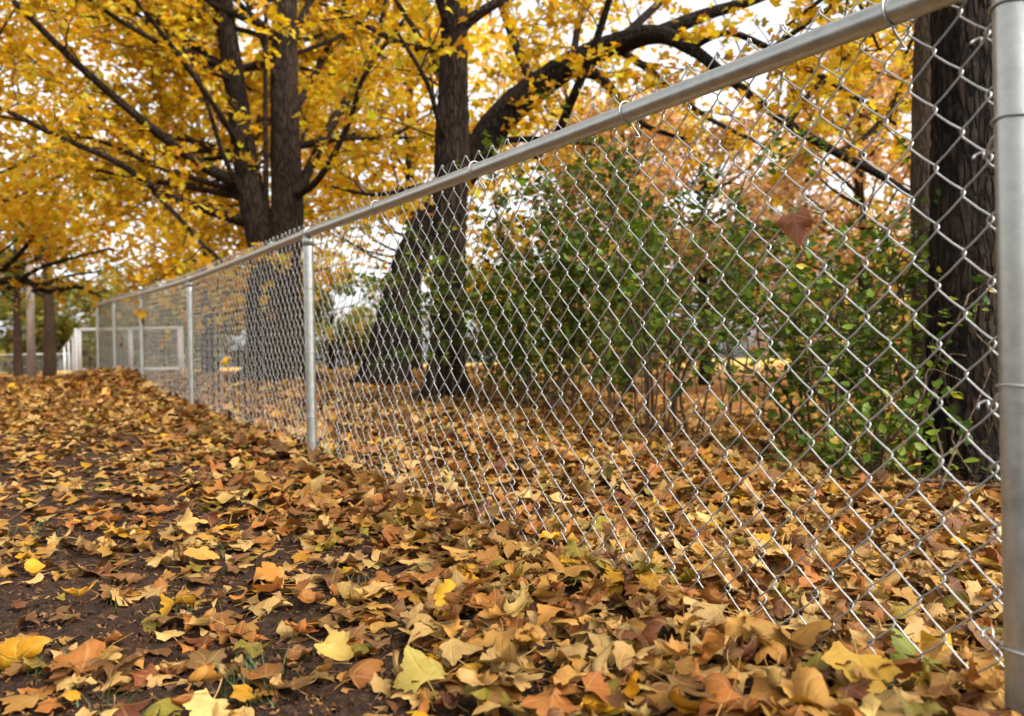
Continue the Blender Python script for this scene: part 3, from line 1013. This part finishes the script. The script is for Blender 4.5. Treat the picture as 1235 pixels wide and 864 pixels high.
V((346, 265, 11, 15), (375, 200, 11.2, 13), (400, 150, 11.4, 12), (430, 100, 11.6, 10), (455, 45, 11.8, 8), (475, -40, 12, 5))
V((352, 240, 11, 10), (385, 215, 10.4, 8), (420, 150, 10, 7), (440, 90, 9.8, 6), (490, 20, 9.5, 4))
V((347, 60, 11, 12), (365, 20, 11.2, 9), (390, -30, 11.4, 7), (430, -110, 11.6, 4))
V((345, 150, 11, 10), (380, 90, 12, 8), (410, 20, 13, 6), (430, -50, 13.6, 4))
r1 = np.random.default_rng(5)
random_limbs(T, st1, np.linspace(2.5, 6.8, 28), (2.4, 4.6), r1, 0.8, away=(-0.5, 0.6, 0))
random_limbs(T, st2, np.linspace(2.6, 7.0, 13), (2.2, 3.8), r1, 0.8, away=(0.0, 0.75, 0))
T.foliage(0.30, (0.7, 1.6), 0.15, (0.3, 0.62), 0.043, start=0.30, clear=0.45)
T.crown(YEL, YELW, (0.070, 0.110))

# --- leaning dark tree whose trunk bends over to the right
D2 = 9.4
T = Tree('leaning_tree', on_ground(463, D2), 'dark tree leaning behind the middle trunk and arching far to the right', bark='bark', seed=21)
by = base_y(463, D2)
T.limb('trunk', [(462, by + 8, D2, 73), (464, by - 10, D2, 56), (470, 410, D2, 48), (481, 360, D2, 43), (498, 305, D2, 39), (530, 245, D2, 38), (572, 188, D2, 39), (606, 142, D2, 36), (645, 108, D2, 34), (690, 78, 9.3, 30), (740, 56, 9.1, 27), (790, 42, 8.8, 22), (832, 58, 8.4, 15), (885, 100, 8.0, 11), (950, 150, 7.6, 10), (1010, 185, 7.2, 10), (1062, 212, 6.9, 9), (1118, 248, 6.6, 6)], 30, 0.075, 12, 10)
roots(T, 463, D2, 58, 6, 2)
V = lambda *c: T.limb('limb', list(c), 8, 0.04, 5, leafy=1.0)
V((790, 42, 8.8, 20), (850, 18, 8.8, 16), (910, 0, 8.8, 12), (990, -30, 8.7, 7))
V((645, 190, 9.2, 8), (670, 165, 9.0, 10), (690, 120, 8.8, 11), (715, 60, 8.6, 10), (735, 0, 8.4, 8), (752, -60, 8.2, 5))
V((690, 84, 9.3, 16), (722, 92, 9.0, 14), (748, 122, 8.8, 11), (775, 150, 8.6, 7), (830, 170, 8.4, 4))
V((565, 195, 9.4, 10), (600, 172, 9.8, 9), (650, 168, 10.2, 7), (720, 175, 10.6, 4))
V((740, 56, 9.1, 10), (790, 90, 9.6, 8), (850, 140, 10.2, 6), (920, 175, 10.8, 4))
V((885, 100, 8.0, 9), (930, 60, 7.8, 8), (985, 20, 7.6, 6), (1040, -20, 7.4, 4))
V((832, 58, 8.4, 9), (880, 40, 8.0, 8), (950, 70, 7.4, 7), (1020, 110, 6.8, 6), (1080, 150, 6.2, 4))
V((950, 150, 7.6, 8), (980, 110, 7.8, 7), (1030, 60, 8.0, 6), (1090, 10, 8.2, 4))
V((645, 108, 9.4, 12), (620, 50, 9.8, 10), (600, -10, 10.2, 8), (580, -90, 10.5, 4))
V((690, 78, 9.3, 10), (700, 20, 10, 8), (720, -40, 10.6, 6), (740, -120, 11, 4))
V((740, 56, 9.1, 12), (800, 0, 9.6, 9), (860, -50, 10, 6), (910, -120, 10.4, 4))
V((1010, 185, 7.2, 8), (1050, 160, 7.6, 7), (1085, 110, 8.2, 6), (1110, 50, 8.8, 4))
T.foliage(0.32, (0.7, 1.5), 0.15, (0.3, 0.6), 0.048)
T.crown(YEL, YELW, (0.065, 0.10))

# --- upright trunk in the middle
D3 = 7.2
T = Tree('upright_tree', on_ground(538, D3), 'single upright dark trunk standing behind the fence in the middle', bark='bark_warm', seed=31)
by = base_y(538, D3)
T.limb('trunk', [(537, by + 10, D3, 78), (537, by - 8, D3, 56), (538, 440, D3, 46), (540, 380, D3, 42), (541, 310, D3, 39), (543, 240, D3, 39), (545, 180, D3, 40), (546, 120, D3, 35), (547, 55, D3, 32), (549, -10, D3, 30), (551, -120, D3, 25), (553, -270, D3, 17), (556, -440, D3, 6)], 36, 0.085, 13, 12)
roots(T, 537, D3, 52, 6, 3)
st3 = np.array([at(*q) for q in ((543, 240, D3), (545, 180, D3), (547, 55, D3), (549, -10, D3), (551, -120, D3), (553, -270, D3))])
V = lambda *c: T.limb('limb', list(c), 8, 0.04, 5, leafy=1.0)
V((547, 45, 7.2, 18), (562, 28, 7.2, 16), (585, 12, 7.2, 13), (615, -8, 7.2, 10), (670, -60, 7.2, 6))
V((544, 190, 7.2, 8), (530, 150, 7.0, 7), (515, 100, 6.8, 6), (480, 40, 6.6, 4))
V((545, 130, 7.2, 9), (520, 70, 7.6, 8), (490, 20, 8, 6), (450, -40, 8.4, 4))
V((544, 215, 7.2, 8), (505, 225, 7.6, 6), (450, 235, 8, 5), (400, 225, 8.4, 3))
random_limbs(T, st3, np.linspace(3.0, 5.6, 8), (1.5, 3.0), r1, 0.7, away=(0, 0.7, 0))
T.foliage(0.34, (0.6, 1.3), 0.17, (0.25, 0.5), 0.06)
T.crown(YEL, YELW, (0.075, 0.11))

# --- dark trunk beside the near post, pale trunk behind it
D4 = 3.7
T = Tree('dark_tree', on_ground(1164, D4), 'thick dark rough-barked trunk beside the near fence post', bark='bark', seed=41)
by = base_y(1164, D4)
T.limb('trunk', [(1164, by + 14, D4, 150), (1164, by - 12, D4, 112), (1165, by - 50, D4, 92), (1166, 420, D4, 84), (1168, 300, D4, 82), (1169, 150, D4, 81), (1168, 0, D4, 80), (1166, -180, D4, 74), (1160, -450, D4, 62), (1150, -800, D4, 40), (1140, -1100, D4, 12)], 56, 0.075, 19, 16)
for c in (((1150, by - 20, 3.66, 40), (1120, by + 6, 3.5, 26), (1085, by + 22, 3.4, 12)), ((1175, by - 20, 3.66, 40), (1205, by + 6, 3.55, 28), (1250, by + 20, 3.5, 12))):
    T.limb('root', list(c), 12, 0.05, 5)
V = lambda *c: T.limb('limb', list(c), 8, 0.04, 5, leafy=1.0)
V((1166, -300, 3.7, 40), (1080, -420, 4.2, 26), (980, -500, 4.8, 18), (860, -560, 5.4, 8))
V((1166, -350, 3.7, 40), (1260, -450, 4.4, 26), (1330, -480, 5.2, 16), (1420, -500, 6, 8))
V((1164, -450, 3.7, 40), (1130, -520, 4.8, 22), (1100, -480, 6.2, 14), (1060, -420, 7.6, 8))
V((1120, -520, 4.8, 16), (1030, -330, 5.4, 10), (1010, -160, 5.8, 8), (1030, -20, 6.1, 6), (1060, 60, 6.3, 3))
T.foliage(0.34, (0.6, 1.3), 0.17, (0.25, 0.5), 0.06)
T.crown(YEL, YELW, (0.075, 0.11))
D5 = 4.7
T = Tree('pale_trunk_tree', on_ground(1116, D5), 'slim pale brown trunk just behind the thick dark trunk', bark='bark_pale', seed=51)
by = base_y(1116, D5)
T.limb('trunk', [(1124, by + 8, D5, 62), (1123, by - 15, D5, 46), (1121, 420, D5, 40), (1119, 300, D5, 38), (1120, 150, D5, 38), (1122, 40, D5, 37), (1124, -100, D5, 34), (1128, -300, D5, 28), (1132, -560, D5, 14)], 22, 0.03, 9, 7)
V = lambda *c: T.limb('limb', list(c), 8, 0.04, 5, leafy=1.0)
V((1124, -60, 4.7, 18), (1090, -70, 5.0, 12), (1040, -40, 5.4, 9), (990, 0, 5.8, 6), (950, 30, 6.1, 3))
V((1124, -150, 4.7, 18), (1060, -160, 5.3, 12), (980, -120, 6, 8), (900, -90, 6.6, 4))
V((1124, -120, 4.7, 14), (1150, -100, 5.4, 10), (1130, -20, 6.4, 7), (1090, 70, 7.2, 4))
T.foliage(0.32, (0.5, 1.1), 0.16, (0.25, 0.5), 0.06)
T.crown(YEL, YELW, (0.07, 0.10))

# ------------------------------------------------------------------ shrubs behind the fence
OV = []
for c in (0.4, 0.7, 1.0, 0.8):
    o2 = np.array([(0, 0), (.20, .18), (.30, .42), (.22, .70), (0, 1), (-.22, .70), (-.30, .42), (-.20, .18)])
    v2 = np.concatenate([[[0, .45]], o2])
    v = bend(np.concatenate([v2, np.zeros((9, 1))], 1), RNG.normal(0, .8), RNG.normal(0.6, .6), 0.25, 0.05, RNG)
    i = np.arange(8); j = (i + 1) % 8
    OV.append((v, np.stack([0 * i, 1 + i, 1 + j], -1), np.concatenate([v2, np.zeros((9, 1))], 1)))
OVM = []
for v, f, pl in OV:
    OVM.append(new_mesh_obj('leaf', v, f, M['green_single'], link=False))

def shrub(px, d, height, spread, stems, label, seed, cols=GRE, w=GREW, size=(0.045, 0.075), density=1.0, lean=(0, 0), singles=0, leaf_from=0.25, low=0.0):
    b = on_ground(px, d)
    T = Tree('leafy_shrub', b, label, 'shrub', 'leafy shrubs behind the fence', 'stem', seed)
    rng = T.rng
    for s in range(stems):
        a = rng.uniform(0, 6.283)
        out = np.array([math.cos(a), math.sin(a), 0])
        h = height * rng.uniform(0.6, 1.08)
        sp = spread * rng.uniform(0.25, 1.0)
        p0 = b + out * rng.uniform(0.02, 0.16 + 0.25 * spread) + [0, 0, -0.03]
        t = np.linspace(0, 1, 7)[:, None]
        P = p0 + np.array([0, 0, 1.0]) * h * np.sin(t * 1.75) / math.sin(1.57) + (out + [lean[0], lean[1], 0]) * sp * t ** 1.5 + np.cumsum(rng.normal(0, 0.06, (7, 3)), 0)
        r = rng.uniform(0.004, 0.012)
        T.limb3('stem', P, np.linspace(r, 0.003, 7), 7, 0.04, 4, 3, 'stem')
        L = along(P, 1)[2]
        for q in np.arange(leaf_from * L * rng.uniform(0.5, 1.2), L, 0.13 / density):
            p, tg, _ = along(P, min(q / L, 1))
            e = rng.normal(0, 1, 3); e[2] *= 0.5
            e = unit(unit(e) + 0.4 * tg)
            tl = rng.uniform(0.18, 0.5)
            tw = grow(p, e, tl, rng, 3, 0.22, -0.05)
            T.twigs.add(tube(tw, np.linspace(0.003, 0.0014, 4), 3, False))
            m = max(3, int(tl / 0.035))
            f = np.linspace(0.1, 1, m)
            xs = np.stack([np.interp(f, np.linspace(0, 1, 4), tw[:, c]) for c in range(3)], -1)
            T.lp.append(xs + rng.normal(0, 0.022, xs.shape))
    if low:
        m = int(low)
        xs = b + np.stack([rng.normal(0, spread * .6, m), rng.normal(0, spread * .45, m), rng.gamma(2, 0.10, m) + 0.02], -1)
        T.lp.append(xs)
    if singles:
        p = np.concatenate(T.lp)
        # the leaves nearest the camera
        o = np.argsort(p[:, 1])[:singles * 3]
        pick = rng.choice(o, singles, replace=False)
        cs = pal_cols(rng, singles, cols, w)
        for c, q in zip(cs, pick):
            lo = link_obj('leaf', OVM[rng.integers(4)], T.o)
            Rm = rotations(rng.uniform(0, 6.283, 1), np.abs(rng.normal(0, .8, 1)) + .15, rng.uniform(0, 6.283, 1))[0]
            s = rng.uniform(*size)
            m4 = Matrix([[float(a) * s for a in r] for r in Rm]).to_4x4()
            m4.translation = [float(a) for a in p[q]]
            lo.matrix_basis = m4
            lo.color = (*[float(a) for a in c], 1)
        T.lp = [np.delete(p, pick, 0)]
    T.crown(cols, w, size, 'green', 0.8, OV, 'foliage')
    return T

shrub(655, 6.3, 1.75, 0.75, 15, 'tall green shrub just right of the middle trunk', 61, size=(0.05, 0.085), density=1.7)
shrub(598, 6.9, 1.45, 0.5, 8, 'slim green shrub at the foot of the middle trunk', 62, size=(0.05, 0.085), density=1.5)
shrub(520, 6.6, 1.25, 0.45, 6, 'thin green sapling in front of the middle trunk', 67, size=(0.06, 0.10), density=0.8, leaf_from=0.5)
shrub(800, 5.3, 1.70, 0.85, 17, 'many-stemmed dark shrub with bare legs in mid view', 63, size=(0.045, 0.075), density=1.3, leaf_from=0.40)
shrub(735, 7.4, 1.6, 0.8, 12, 'green shrub behind the many-stemmed one', 64, size=(0.055, 0.09), density=1.6)
shrub(1005, 4.2, 1.40, 0.60, 17, 'leafy green shrub behind the mesh under the arching limb', 65, size=(0.042, 0.070), density=1.5, singles=150, low=60)
shrub(1035, 3.6, 0.75, 0.28, 8, 'low bright green shrub left of the thick dark trunk', 66, size=(0.040, 0.066), density=1.0, singles=100, low=160)
shrub(1190, 3.45, 0.62, 0.16, 4, 'sparse green sprouts climbing the thick dark trunk', 68, size=(0.045, 0.07), density=0.5, lean=(0.1, 0))
shrub(885, 8.2, 2.2, 1.0, 9, 'wide green shrub farther back over the bright clearing', 69, size=(0.06, 0.10), leaf_from=0.72)
shrub(1080, 6.2, 1.7, 0.8, 12, 'tall green shrub behind the pale trunk', 70, size=(0.05, 0.085), density=1.6)

# ------------------------------------------------------------------ trees and shrubs far behind
def far_tree(name, px, d, h, r, cols, w, label, seed, per=90, nc=34, low=0.3, size=(0.14, 0.24), group='trees far behind', bark='bark', trunk=0.16, lean=0.0, boughs=()):
    b = on_ground(px, d)
    T = Tree(name, b, label, 'tree', group, bark, seed)
    rng = T.rng
    k = np.linspace(0, 1, 7)
    P = b + np.stack([lean * k * h + rng.normal(0, 0.06, 7) * k, rng.normal(0, 0.06, 7) * k, k * h * 0.92 - 0.1], -1)
    T.limb3('trunk', P, trunk * (1.05 - 0.95 * k) + 0.02, 12, 0.05, 7)
    cs, rs = [], []
    for i in range(nc):
        u = rng.uniform(low, 1.0)
        rr = r * math.sqrt(max(0.08, 1 - ((u - low) / (1 - low) - 0.4) ** 2 * 1.6)) * rng.uniform(0.25, 1.0)
        a = rng.uniform(0, 6.283)
        c = b + np.array([math.cos(a) * rr + lean * u * h, math.sin(a) * rr, u * h])
        cs.append(c); rs.append(r * rng.uniform(0.22, 0.42))
        q, _, _ = along(P, max(0.1, min(0.95, u * 0.85)))
        m = (q + c) / 2 + [0, 0, -0.05 * r]
        T.twigs.add(tube(smooth_line([q, m, c], [trunk * .28, trunk * .18, .012], 3)[0], np.linspace(trunk * .28, .012, 7), 5, False))
    for c in boughs: T.limb('limb', list(c), 8, 0.05, 5, leafy=1.0)
    if boughs: T.foliage(0.30, (0.4, 0.9), 0.16, (0.2, 0.4), 0.14)
    T.clumps(cs, rs, per)
    T.crown(cols, w, size)
    return T

far_tree('golden_maple', 305, 21, 9.0, 4.6, YEL, YELW, 'golden maple behind the far end of the fence', 101, 130, 46, 0.28, (0.13, 0.2))
far_tree('golden_maple', 500, 18, 9.0, 3.6, YEL, YELW, 'golden maple far behind the leaning dark tree', 102, 110, 42, 0.24, (0.13, 0.2))
far_tree('golden_maple', -60, 15, 9.0, 3.6, YEL, YELW, 'golden maple with dark low boughs reaching in at the open side', 103, 210, 54, 0.30, (0.10, 0.15), boughs=(
    ((-60, 316, 15, 14), (-15, 340, 14.7, 10), (25, 337, 14.4, 8), (58, 352, 14.2, 7), (92, 346, 14, 5), (122, 358, 13.8, 2)), ((10, 348, 14.4, 6), (45, 325, 14.2, 5), (85, 312, 14, 4), (135, 300, 13.8, 2)),
    ((-30, 345, 14.8, 7), (15, 315, 14.6, 6), (40, 285, 14.4, 4), (60, 250, 14.2, 2)), ((40, 352, 14.2, 5), (75, 335, 14.1, 4), (118, 328, 14, 2))))
far_tree('golden_maple', 250, 24, 9.5, 4.0, YEL, YELW, 'golden maple behind the forked maple', 104, 120, 44, 0.18, (0.15, 0.24))
far_tree('russet_tree', 755, 16, 6.0, 2.6, ORA, ORAW, 'russet leaved tree beyond the many-stemmed shrub', 105, 130, 44, 0.06, (0.10, 0.16))
far_tree('russet_tree', 960, 25, 7.5, 3.0, ORA, ORAW, 'tan leaved tree far behind the sunny clearing', 106, 110, 40, 0.26, (0.12, 0.18))
far_tree('russet_tree', 1045, 15, 6.5, 2.2, ORA, ORAW, 'orange tree far behind beneath the arching limb', 107, 120, 40, 0.08, (0.10, 0.15))
far_tree('russet_tree', 850, 20, 6.5, 2.8, ORA, ORAW, 'tan leaved tree seen over the top of the bright clearing', 112, 120, 44, 0.34, (0.12, 0.18))
far_tree('golden_maple', 690, 22, 9.5, 3.6, YEL, YELW, 'golden maple far behind the tall green shrub', 108, 100, 40, 0.2, (0.14, 0.22))
far_tree('golden_maple', 1180, 17, 8.0, 3.4, YEL, YELW, 'golden maple far behind the thick dark trunk', 109, 90, 36, 0.2, (0.12, 0.2))
far_tree('field_tree', 60, 27, 8.0, 3.0, OLI, OLIW, 'dark forked tree standing beside the pole in the field', 110, 60, 26, 0.42, (0.15, 0.25), trunk=0.19, bark='bark_pale')
far_tree('field_tree', 22, 29, 8.0, 2.6, OLI, OLIW, 'tree with a straight brown trunk just left of the pole', 111, 60, 24, 0.40, (0.15, 0.25), trunk=0.14, bark='bark_pale')
for i, (px, d, h, r, lab) in enumerate(((-20, 48, 6, 4.5, 'olive thicket tree at the edge of the far field, leftmost'), (40, 52, 5.5, 4.5, 'olive thicket tree behind the pole'), (110, 50, 5.5, 4.2, 'olive thicket tree behind the gate hinge post'),
        (190, 44, 5.5, 4, 'olive thicket tree behind the gate'), (260, 36, 5, 3.5, 'olive thicket tree between gate and forked maple'), (400, 34, 4.2, 3.2, 'olive thicket tree right of the forked maple'),
        (610, 36, 4.5, 3.5, 'olive thicket tree behind the middle trunk'), (740, 40, 4.5, 3.5, 'olive thicket tree behind the many-stemmed shrub'), (1060, 34, 5, 3.5, 'olive thicket tree behind the slim pale trunk'), (1220, 34, 5, 3.5, 'olive thicket tree behind the near fence post'))):
    far_tree('thicket_tree', px, d, h, r, OLI, OLIW, lab, 130 + i, 110, 34, 0.02, (0.22, 0.36), group='thicket along the far field', trunk=0.12)

# ------------------------------------------------------------------ pole, grass, twigs
b = on_ground(38, 26)
pole = empty('utility_pole', b)
tag(pole, 'pale weathered wooden pole standing at the field edge', 'pole')
new_mesh_obj('shaft', *tube([b + [0, 0, -.3], b + [0, 0, 3], b + [0.02, 0, 7.5]], [0.13, 0.12, 0.10], 16), M['pole'], pole)
arm = b + [0.02, 0, 7.0]
new_mesh_obj('crossarm', *tube([arm + [-1.0, -.14, 0], arm + [1.0, -.14, 0]], 0.06, 4), M['pole'], pole, False)

def grass():
    rng = np.random.default_rng(77)
    spots = [(605, 775, 70, .035), (1168, 690, 80, .06), (1160, 640, 40, .05), (45, 800, 20, .03), (290, 810, 50, .03), (150, 720, 16, .03), (85, 590, 40, .06), (265, 660, 24, .04), (30, 640, 14, .05), (305, 830, 40, .03), (215, 730, 18, .03), (430, 700, 24, .04), (1010, 640, 30, .06), (60, 520, 50, .15), (180, 560, 40, .12), (120, 850, 14, .03)]
    bag = Bag()
    for px, py, n, sp in spots:
        lo, hi = 0.6, 14.0
        for _ in range(40):
            m = .5 * (lo + hi); q = at(px, py, m)
            if q[2] > ground_z(q[0], q[1]) + .02: lo = m
            else: hi = m
        c = at(px, py, lo)
        for i in range(n):
            x, y = c[0] + rng.normal(0, sp), c[1] + rng.normal(0, sp)
            z = float(ground_z(x, y)) - 0.005
            a = rng.uniform(0, 6.283); h = rng.uniform(.018, .060); l = rng.uniform(.015, .06)
            d = np.array([math.cos(a), math.sin(a), 0]); s = np.array([-d[1], d[0], 0]) * rng.uniform(.0012, .0024)
            p = np.array([x, y, z])
            m1, m2 = p + d * l * .3 + [0, 0, h * .6], p + d * l + [0, 0, h]
            bag.add((np.array([p - s, p + s, m1 - s * .8, m1 + s * .8, m2]), [np.array([[0, 1, 3, 2]]), np.array([[2, 3, 4]])]))
    o = bag.build('grass', M['grass'])
    tag(o, 'scattered low tufts of thin green grass poking through the leaves', 'grass', kind='stuff')
grass()

def stick(label, pts, r):
    P, R = smooth_line([np.array(p) for p in pts], np.linspace(r, r * .4, len(pts)), 4)
    o = new_mesh_obj('fallen_stick', *tube(P, R, 7, True, 0.06, RNG, 4), M['stem'])
    tag(o, label, 'stick', 'sticks in the leaf litter')
def gp(px, d, lift): 
    q = on_ground(px, d); return q + [0, 0, lift]
stick('grey fallen stick lying at the foot of the thick dark trunk', [gp(1090, 3.3, .05), gp(1140, 3.25, .07), gp(1185, 3.25, .06), gp(1215, 3.2, .06)], 0.012)
stick('thin bare stick leaning against the thick dark trunk', [gp(1130, 3.2, .03), gp(1150, 3.3, .2), gp(1180, 3.4, .42), gp(1195, 3.45, .55)], 0.006)
